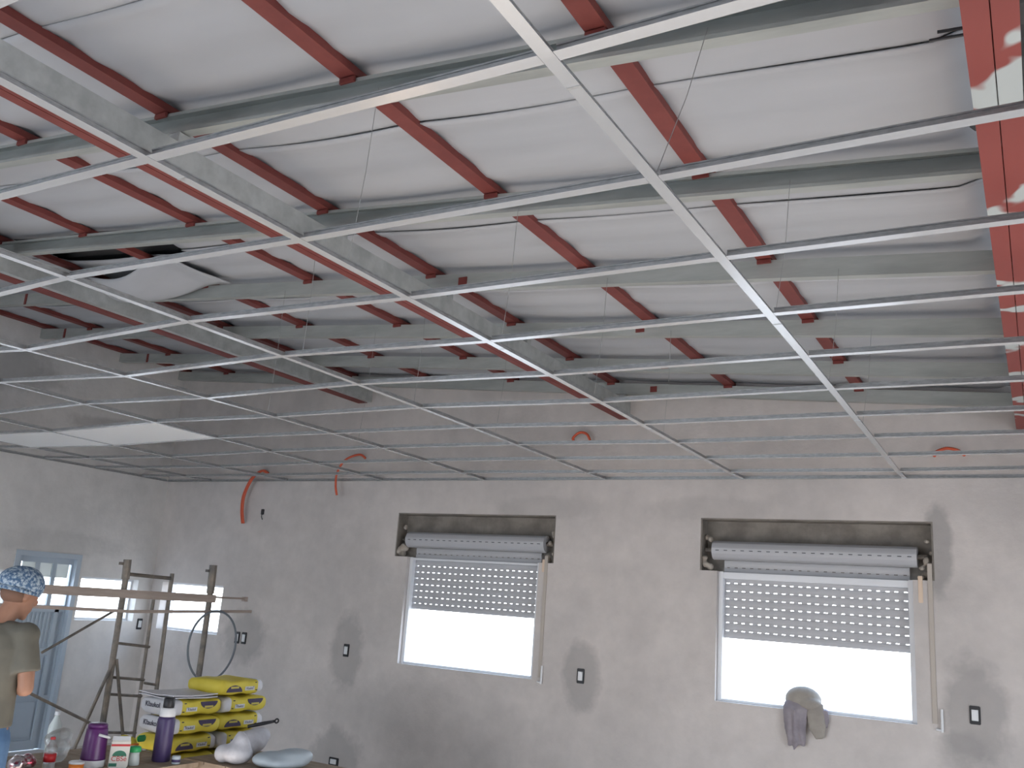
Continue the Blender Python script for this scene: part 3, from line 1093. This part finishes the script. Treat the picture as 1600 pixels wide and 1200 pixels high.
lay = ['bottom', 'second', 'third', 'fourth', 'fifth', 'sixth', 'seventh', 'top']
for k in range(8):
    z = .106 + BH * (k + .5)
    if k < 7:
        bag((KX - BWD / 2 + random.uniform(-.01, .01), KY + BL / 2, z), k in (0, 2, 4), 1, k, 'yellow cement bag in the left column of the pile, %s from the floor' % lay[k] if k else 'yellow cement bag in the left column of the pile, lowest')
    bag((KX - BWD / 2 + random.uniform(-.012, .012) + .01, KY + BL * 1.5 + .005 - (.05 if k == 7 else 0), z), k in (7, 5, 3, 1), 1, 20 + k,
        'single yellow cement bag on the very top of the pile' if k == 7 else ('yellow cement bag in the right column of the pile, %s from the floor' % lay[k] if k else 'yellow cement bag in the right column of the pile, lowest'))
# folded empty sacks lying on the left column
for k, (dz, rz2, lab) in enumerate(((0, .12, 'flattened empty white sack lying on the left column of cement bags, lower of two'), (.016, -.1, 'flattened empty white sack with dark print lying on the left bag column, upper of two'))):
    z0 = .106 + BH * 7 + .004 + dz
    b = MB()
    nx, ny = 10, 8
    vs_ = []
    for t in (0, 1):
        for i in range(nx + 1):
            for j in range(ny + 1):
                u, v = i / nx - .5, j / ny - .5
                vs_.append((KX - BWD / 2 + .36 * u, KY + BL / 2 - .04 + .40 * v, z0 + .007 * t + .004 * math.sin(7 * u + 5 * v + k)))
    fs = []
    N1 = (nx + 1) * (ny + 1)
    for i in range(nx):
        for j in range(ny):
            q = i * (ny + 1) + j
            fs += [(q, q + ny + 1, q + ny + 2, q + 1), (N1 + q, N1 + q + 1, N1 + q + ny + 2, N1 + q + ny + 1)]
    per = [i * (ny + 1) for i in range(nx + 1)] + [nx * (ny + 1) + j for j in range(1, ny + 1)] + [i * (ny + 1) + ny for i in range(nx - 1, -1, -1)] + [j for j in range(ny - 1, 0, -1)]
    for i in range(len(per)):
        p0, p1 = per[i], per[(i + 1) % len(per)]
        fs.append((p0, p1, N1 + p1, N1 + p0))
    o = b.add(vs_, fs).build('empty_sack', BAGW)
    tag(o, lab, 'sack')

# ------------------------------------------------------------------ trestle table with workers' things
TZ = 0.62
o = root('trestle_table', (-4.42, 2.48, 0))
for k in range(5):
    x = -4.86 + k * .168
    MB().box((x, 2.12, TZ - .03), (x + .162, 3.12, TZ)).build('table_board', TIMBER, o)
for y in (2.2, 2.95):
    MB().box((-4.84, y, TZ - .09), (-4.05, y + .06, TZ - .03)).build('cross_bearer', TIMBER, o)
    for x in (-4.80, -4.14):
        MB().box((x, y + .005, 0), (x + .055, y + .055, TZ - .09)).build('leg', TIMBER, o)
tag(o, 'makeshift table of weathered boards carrying bottles and the purple jug', 'table')
o = root('wooden_crate', (-3.75, 3.42, 0))
cx0, cx1, cy0, cy1 = -4.20, -3.22, 3.15, 3.75
for k in range(4):
    z = .02 + k * .15
    MB().box((cx1 - .02, cy0, z), (cx1, cy1, z + .135)).build('slat', TIMBER, o)
    MB().box((cx0, cy0, z), (cx1 - .02, cy0 + .02, z + .135)).build('slat', TIMBER, o)
    MB().box((cx0, cy1 - .02, z), (cx1 - .02, cy1, z + .135)).build('slat', TIMBER, o)
    MB().box((cx0, cy0 + .02, z), (cx0 + .02, cy1 - .02, z + .135)).build('slat', TIMBER, o)
for k in range(5):
    x = cx0 + k * .196
    MB().box((x, cy0, TZ - .016), (x + .19, cy1, TZ)).build('lid_board', TIMBER, o)
for x in (cx0 + .02, cx1 - .07):
    for y in (cy0 + .02, cy1 - .07):
        MB().box((x, y, 0), (x + .05, y + .05, TZ - .016)).build('corner_post', TIMBER, o)
tag(o, 'weathered board crate under the white sacks in front of the cement bags', 'crate')

# purple jug
p = (-4.31, 2.53, TZ)
o = root('thermos_jug', p)
MB().lathe(p, [(.088, 0), (.092, .004), (.092, .045), (.090, .05)], 24).build('base_band', WHITEP, o, smooth=True)
MB().lathe(p, [(.090, .05), (.089, .06), (.082, .20), (.076, .265), (.070, .275)], 24).build('body', JUG, o, smooth=True)
MB().lathe(p, [(.071, .275), (.071, .295), (.062, .305)], 24).build('lid', JUG, o, smooth=True)
MB().tube([(p[0] + .085, p[1] - .045, p[2] + .235), (p[0] + .115, p[1] + .02, p[2] + .215), (p[0] + .06, p[1] + .085, p[2] + .195)], .010, 8).build('handle', WHITEP, o, smooth=True)
tag(o, 'purple plastic water jug with white base band and white handle on the board table', 'jug')


def bottle(p, H, R, body, capm, label, lm=None, name='bottle', cap=True):
    o = root(name, p)
    MB().lathe(p, [(R * .85, 0), (R, .01), (R, H * .62), (R * .9, H * .70), (R * .36, H * .88), (R * .36, H * .92)], 18).build('body', body, o, smooth=True)
    MB().lathe(p, [(R * .42, H * .921), (R * .42, H * .99), (R * .36, H)], 14).build('cap', capm, o)
    if lm:
        MB().lathe(p, [(R * 1.012, H * .25), (R * 1.012, H * .5)], 18).build('wrap_label', lm, o, smooth=True)
    tag(o, label, 'bottle')


bottle((-4.68, 2.50, TZ), .34, .05, MILKY, WHITEP, 'tall pale plastic bottle with white cap, farthest back on the board table')
bottle((-4.36, 2.27, TZ), .225, .042, CLEAR, REDL, 'clear bottle with red cap and red label left of the purple jug', REDL)
# crumpled clear bag
o = MB()
for k in range(6):
    o.ell((-4.46 + random.uniform(-.03, .03), 2.385 + random.uniform(-.035, .035), TZ + .06 + k * .022), (.06, .065, .05), 12, 8)
o = o.build('plastic_bag', CLEAR, None, remesh=.014)
tag(o, 'crumpled clear plastic bag between the red capped bottle and the purple jug', 'plastic bag')
p = (-4.24, 2.37, TZ)
o = root('tub', p)
MB().lathe(p, [(.042, 0), (.05, .004), (.052, .05)], 18).build('cup', ORANGEP, o, smooth=True)
MB().lathe(p, [(.055, .05), (.055, .062), (.05, .066)], 18).build('lid', WHITEP, o, smooth=True)
tag(o, 'low orange tub with white lid in front of the purple jug', 'tub')
# carton
p = Vector((-4.185, 2.62, TZ))
cdir = Vector((0.60, 0.80, 0))
o = root('paper_pack', p, math.atan2(cdir.y, cdir.x))
MB().box((-.068, -.035, 0), (.068, .035, .195)).build('carton', mat('cream_carton', (0.68, 0.66, 0.60), 0.6), o, local=True, bevel=.006)
MB().hexa([(-.064, -.03, .196), (.064, -.03, .196), (.064, .03, .196), (-.064, .03, .196), (-.062, -.008, .222), (.062, -.008, .222), (.062, .008, .222), (-.062, .008, .222)]).build('folded_top', WHITEP, o, local=True)
MB().box((-.066, -.0365, .155), (.066, -.034, .170)).build('red_band', REDL, o, local=True)
q = MB()
pts = [(.05 * math.cos(math.pi * k / 12), .04 * math.sin(math.pi * k / 12)) for k in range(13)]
q.add([(x, -.0368, .085 + z) for x, z in pts] + [(x, -.034, .085 + z) for x, z in pts], [tuple(range(13)), tuple(range(25, 12, -1))] + [(k, (k + 1) % 13, 13 + (k + 1) % 13, 13 + k) for k in range(13)])
q.build('green_arch', mat('dark_green_print', (0.03, 0.16, 0.10), 0.6), o, local=True)
MB().box((-.066, -.0365, .012), (-.01, -.034, .035)).build('green_patch', MATS['dark_green_print'], o, local=True)
text('lettering', 'CBSé', .05, REDL, o, Matrix(((1, 0, 0, 0), (0, 0, -1, -.0372), (0, 1, 0, .066), (0, 0, 0, 1))))
tag(o, 'cream paper pack with green arch and red lettering beside the purple jug', 'pack')
p = Vector((-4.29, 2.73, TZ))
o = root('slim_box', p, math.atan2(cdir.y, cdir.x))
MB().box((-.03, -.02, 0), (.03, .02, .145)).build('carton', ORANGEP, o, local=True, bevel=.003)
MB().box((-.026, -.0215, .01), (.02, -.019, .05)).build('white_panel', WHITEP, o, local=True)
MB().box((-.024, -.0215, .125), (.024, -.019, .138)).build('band', REDL, o, local=True)
tag(o, 'slim orange box standing between the cream pack and the green lidded jar', 'box')
p = (-4.19, 2.735, TZ)
o = root('jar', p)
MB().lathe(p, [(.040, 0), (.047, .005), (.043, .05), (.038, .075), (.041, .098)], 20).build('glass', MILKY, o, smooth=True)
MB().lathe(p, [(.047, .098), (.049, .102), (.046, .132), (.040, .136)], 20).build('lid', GREEN, o, smooth=True)
tag(o, 'small milky jar with bright green lid on the board table', 'jar')
q = MB()
q.ell((-4.50, 2.93, TZ + .075), (.05, .085, .07), 14, 10).ell((-4.50, 2.88, TZ + .11), (.04, .07, .05), 12, 8)
o = root('food_pouch', (-4.50, 2.93, TZ))
q.build('pouch', BAGY, o, remesh=.012)
MB().box((-4.46, 2.97, TZ + .10), (-4.43, 3.05, TZ + .15)).build('green_corner', GREEN, o, bevel=.01)
MB().box((-4.47, 2.87, TZ + .075), (-4.435, 2.99, TZ + .09)).build('orange_stripe', ORANGEP, o, bevel=.004)
tag(o, 'yellow food pouch with green corner behind the slim orange box', 'pouch')
p = (-4.20, 2.96, TZ)
o = root('vacuum_flask', p)
MB().lathe(p, [(.055, 0), (.058, .006), (.056, .255), (.050, .275)], 20).build('body', TUBEP, o, smooth=True)
MB().lathe(p, [(.050, .275), (.052, .285), (.046, .325), (.036, .33)], 18).build('shoulder', WHITEP, o, smooth=True)
MB().lathe(p, [(.034, .33), (.036, .34), (.036, .385), (.026, .395)], 16).build('stopper', BLACK, o, smooth=True)
tag(o, 'tall dark violet flask with pale shoulder standing before the cement bags', 'flask')
p = (-4.07, 2.97, TZ)
o = root('small_can', p)
MB().lathe(p, [(.030, 0), (.033, .004), (.033, .055), (.030, .06)], 16).build('body', SACKB, o, smooth=True)
MB().lathe(p, [(.0335, .015), (.0335, .035)], 16).build('wrap_label', TUBEP, o, smooth=True)
tag(o, 'small pale blue can at the foot of the violet flask', 'can')
q = MB()
for k in range(7):
    q.ell((-4.42 + .025 * math.sin(k * 2), 2.08 + .02 * k, TZ + .04 + .01 * (k % 3)), (.05, .03, .035), 10, 7)
o = q.build('foil_wrapper', mat('shiny_foil', (0.55, 0.5, 0.52), 0.2, 0.8, (0.35, 0.05, 0.08), 14, lo=.5, hi=.55), None, remesh=.012)
tag(o, 'crumpled shiny red and silver wrapper at the left end of the board table', 'wrapper')
q = MB()
for k in range(5):
    q.ell((-4.68 + random.uniform(-.06, .06), 2.06 + random.uniform(-.1, .1), TZ + .03 + .025 * (k % 3)), (.07, .08, .035), 10, 7)
o = q.build('dusty_rag', mat('dusty_cloth', (0.24, 0.22, 0.17), 0.95, 0.0, (0.36, 0.34, 0.29), 14), None, remesh=.014)
tag(o, 'dusty olive rag heaped at the far left corner of the board table', 'rag')

# sacks on crate


def sack(pieces, name, m_, label, cat='sack', vox=.016):
    q = MB()
    for c, r in pieces:
        q.ell(c, r, 14, 10)
    o = q.build(name, m_, None, remesh=vox)
    tag(o, label, cat)
    return o


sack([((-3.83, 3.26, TZ + .068), (.11, .10, .068)), ((-3.83, 3.28, TZ + .12), (.07, .06, .07)), ((-3.85, 3.29, TZ + .17), (.035, .035, .04)), ((-3.92, 3.22, TZ + .06), (.06, .06, .06))],
     'white_sack', SACKW, 'knotted white plastic sack standing on the crate before the cement bags')
sack([((-4.06, 3.60, TZ + .08), (.11, .13, .08)), ((-4.04, 3.66, TZ + .12), (.08, .09, .06)), ((-4.04, 3.52, TZ + .06), (.09, .08, .06))],
     'white_sack', SACKW, 'slumped white sack lying behind the knotted one with the tool handle')
sack([((-3.55, 3.42, TZ + .045), (.15, .19, .045)), ((-3.52, 3.46, TZ + .075), (.12, .15, .045)), ((-3.62, 3.36, TZ + .05), (.12, .14, .05))],
     'blue_sack', SACKB, 'pale blue grey plastic sack lying at the right end of the crate')
o = root('hand_tool', (-4.10, 3.70, TZ + .15))
MB().tube([(-4.12, 3.62, TZ + .172), (-4.06, 3.72, TZ + .195), (-4.04, 3.80, TZ + .205)], [.012, .013, .010], 8).build('handle', BLACK, o, smooth=True)
hp = [(-4.035 + .0 * k, 3.815 + .018 * math.cos(2 * math.pi * k / 12), TZ + .207 + .014 * math.sin(2 * math.pi * k / 12)) for k in range(13)]
MB().tube(hp, .006, 6, caps=False).build('hanging_loop', BLACK, o)
tag(o, 'black tool handle with hanging loop sticking out over the slumped white sack', 'tool')

# ------------------------------------------------------------------ cloths on the sill of the larger window
o = root('sill_cloth', (-0.78, YW, ZS))
q = MB()
# shirt sleeve hanging down the wall
q.tube([(-.80, YW + .10, 1.185), (-.80, YW + .0, 1.20), (-.80, YW - .035, 1.16), (-.80, YW - .04, 1.03), (-.785, YW - .04, .915)],
       [(.09, .028), (.09, .028), (.095, .022), (.082, .018), (.062, .012)], 14)
q.tube([(-.845, YW - .035, 1.13), (-.84, YW - .05, 1.0), (-.84, YW - .04, .90)], [.024, .022, .014], 8)
q.tube([(-.765, YW - .04, 1.13), (-.755, YW - .055, 1.02), (-.74, YW - .04, .91)], [.022, .022, .016], 8)
q.tube([(-.79, YW - .05, .94), (-.81, YW - .045, .875)], [.028, .006], 8)
q.tube([(-.80, YW - .062, 1.16), (-.798, YW - .066, 1.0), (-.79, YW - .05, .93)], [.012, .014, .008], 8)
q.tube([(-.60, YW + .03, 1.17), (-.60, YW - .025, 1.165), (-.585, YW - .03, 1.10), (-.585, YW - .02, 1.05)], [(.03, .015), (.035, .016), (.028, .014), (.012, .008)], 10)
q.build('hanging_cloth', RAG, o, remesh=.008)
q = MB()
q.tube([(-.66, YW + .06, 1.20), (-.66, YW - .01, 1.205), (-.655, YW - .035, 1.14), (-.64, YW - .05, 1.05), (-.625, YW - .035, .975)],
       [(.045, .02), (.06, .022), (.068, .022), (.064, .02), (.035, .012)], 12)
q.build('hanging_cloth', RAGB, o, remesh=.009)
q = MB()
q.ell((-.76, YW + .05, 1.225), (.135, .08, .10), 18, 12).ell((-.70, YW - .0, 1.20), (.09, .05, .05), 14, 10)
q.build('cap_crown', RAGB, o, remesh=.010)
tag(o, 'grey work cloth and beige cap draped over the sill of the larger window', 'cloth')

# ------------------------------------------------------------------ the worker
fwd = Vector((-0.56, 0.83, 0)).normalized()
P = root('person', (-4.23, 1.70, 0), math.atan2(fwd.y, fwd.x) - math.pi / 2)
tag(P, 'person in olive t-shirt, jeans and blue printed cap, back turned, arms bent in front', 'person')
# local: x right, y forward, z up
body = MB()


def limb(q, pts, rs, n=14):
    q.tube(pts, rs, n)
    for p_, r_ in zip(pts, rs):
        rr = r_ if not isinstance(r_, tuple) else min(r_)
        q.ell(p_, (rr, rr, rr), 12, 8)


HD = Matrix.Rotation(-0.62, 3, 'Z') @ Matrix.Rotation(-0.32, 3, 'X')
hc = Vector((0.075, 0.055, 1.625))


def hpnt(x, y, z):
    return hc + HD @ Vector((x, y, z))


body.ell(hpnt(0, 0, .02), (.076, .095, .105), 20, 14, HD)
body.ell(hpnt(0, .03, -.05), (.058, .068, .075), 16, 12, HD)
body.ell(hpnt(0, .105, -.01), (.013, .020, .026), 10, 8, HD)
body.ell(hpnt(0, .092, -.062), (.026, .012, .008), 10, 6, HD)
body.ell(hpnt(0, .072, -.105), (.028, .022, .020), 10, 8, HD)
for s in (-1, 1):
    body.ell(hpnt(s * .077, -.005, -.008), (.012, .020, .032), 10, 8, HD)
    body.ell(hpnt(s * .030, .082, .008), (.016, .012, .010), 8, 6, HD)
limb(body, [(.01, -.015, 1.44), (.035, .005, 1.50), (.06, .03, 1.56)], [.064, .056, .056])
body.tube([(0, 0, .90), (0, 0, 1.02), (0, 0, 1.15), (0, -.01, 1.30), (0, -.015, 1.40), (0, -.015, 1.46)],
          [(.115, .15), (.10, .135), (.10, .14), (.11, .165), (.095, .17), (.06, .09)], 18)
sh = {}
for s in (-1, 1):
    a = Vector((s * .185, -.015, 1.415))
    e = Vector((s * .235, -.035, 1.135))
    wv = Vector((s * .10, .205, 1.10))
    limb(body, [(s * .10, -.015, 1.42), a, (a + e) / 2, e], [.05, .056, .047, .041])
    limb(body, [e, e.lerp(wv, .35), wv], [.041, .040, .027])
    hd = (Vector((s * .02, .27, 1.10)) - wv).normalized()
    palm = wv + hd * .055
    body.tube([wv, wv + hd * .03, wv + hd * .085], [(.026, .018), (.038, .016), (.040, .014)], 10)
    side = Vector((0, 0, 1))
    for k, ln in enumerate((.066, .075, .070, .056)):
        b0 = wv + hd * .08 + side * (.030 - .020 * k)
        b1 = b0 + hd * ln * .5 + Vector((-s * .01, .006, 0))
        b2 = b1 + (hd * .6 + Vector((-s * .2, -.6, 0))).normalized() * ln * .5
        limb(body, [b0, b1, b2], [.0095, .009, .0075], 8)
    t0 = wv + hd * .02 + side * .028
    limb(body, [t0, t0 + hd * .03 + side * .025, t0 + hd * .06 + side * .030], [.012, .0105, .009], 8)
for s in (-1, 1):
    limb(body, [(s * .09, 0, .90), (s * .10, .012, .50), (s * .105, -.01, .10)], [.082, .056, .040])
    body.ell((s * .108, .05, .045), (.04, .10, .035), 12, 8)
bo_ = body.build('body', SKIN, P, local=True, remesh=.0085)
# t-shirt
q = MB()
q.tube([(0, 0, .925), (0, 0, 1.0), (0, 0, 1.08), (0, -.008, 1.22), (0, -.015, 1.34), (0, -.018, 1.42), (.012, -.014, 1.475)],
       [(.138, .178), (.136, .176), (.128, .172), (.132, .188), (.122, .195), (.105, .165), (.068, .082)], 22)
for s in (-1, 1):
    a = Vector((s * .175, -.015, 1.412))
    e = Vector((s * .235, -.035, 1.135))
    q.ell(a, (.074, .076, .072), 14, 10)
    q.tube([Vector((s * .06, -.015, 1.42)), a, a.lerp(e, .45), a.lerp(e, .70)], [.070, .070, .071, .076], 16)
q.build('t_shirt', SHIRT, P, local=True, remesh=.0095)
q = MB()
q.tube([(0, 0, .84), (0, 0, .93), (0, 0, 1.0)], [(.130, .170), (.128, .166), (.116, .15)], 18)
for s in (-1, 1):
    limb(q, [(s * .088, 0, .86), (s * .095, .004, .72), (s * .102, .012, .48), (s * .106, -.008, .09)], [.098, .090, .074, .066], 16)
q.build('jeans', JEANS, P, local=True, remesh=.0105)
for s in (-1, 1):
    q = MB().ell((s * .108, .055, .05), (.047, .125, .048), 14, 10)
    q.v = [(x, y, max(z, 0.0)) for x, y, z in q.v]
    q.build('shoe', BLACK, P, local=True, smooth=True)
# cap: gathered cloth bonnet with band
q = MB()
q.ell(hpnt(0, -.018, .060), (.106, .124, .098), 24, 16, HD)
q.ell(hpnt(0, -.065, .046), (.096, .092, .086), 20, 14, HD)
q.v = [tuple(v) for v in q.v]
cut = []
for v in q.v:
    l = HD.transposed() @ (Vector(v) - hc)
    lim = .012 + .10 * max(0, l.y + .02) * .5
    if l.z < lim:
        l.z = lim - (lim - l.z) * .12
        l.x *= .93
        l.y *= .95
    l.z += .003 * math.sin(40 * l.x + 25 * l.y)
    cut.append(tuple(hc + HD @ l))
q.v = cut
cp = q.build('cap', CAPM, P, local=True, remesh=.008)
hp = []
for k in range(33):
    a = 2 * math.pi * k / 32
    l = Vector((.091 * math.cos(a), -.024 + .113 * math.sin(a), .012 + .018 * max(0, math.sin(a)) - .012 * max(0, -math.sin(a))))
    hp.append(hc + HD @ l)
MB().tube(hp, .012, 8, caps=False).build('cap_band', CAPM, cp, local=True, smooth=True)
q = MB().ell(hpnt(0, -.03, -.015), (.079, .078, .052), 16, 10, HD)
q.build('hair', HAIR, P, local=True, smooth=True)
for q in bpy.data.objects:
    if q.parent is None and q.name.split('.')[0] in ('thermos_jug', 'bottle', 'tub', 'paper_pack', 'slim_box', 'jar', 'food_pouch', 'small_can'):
        q.scale = (0.82, 0.82, 0.82)
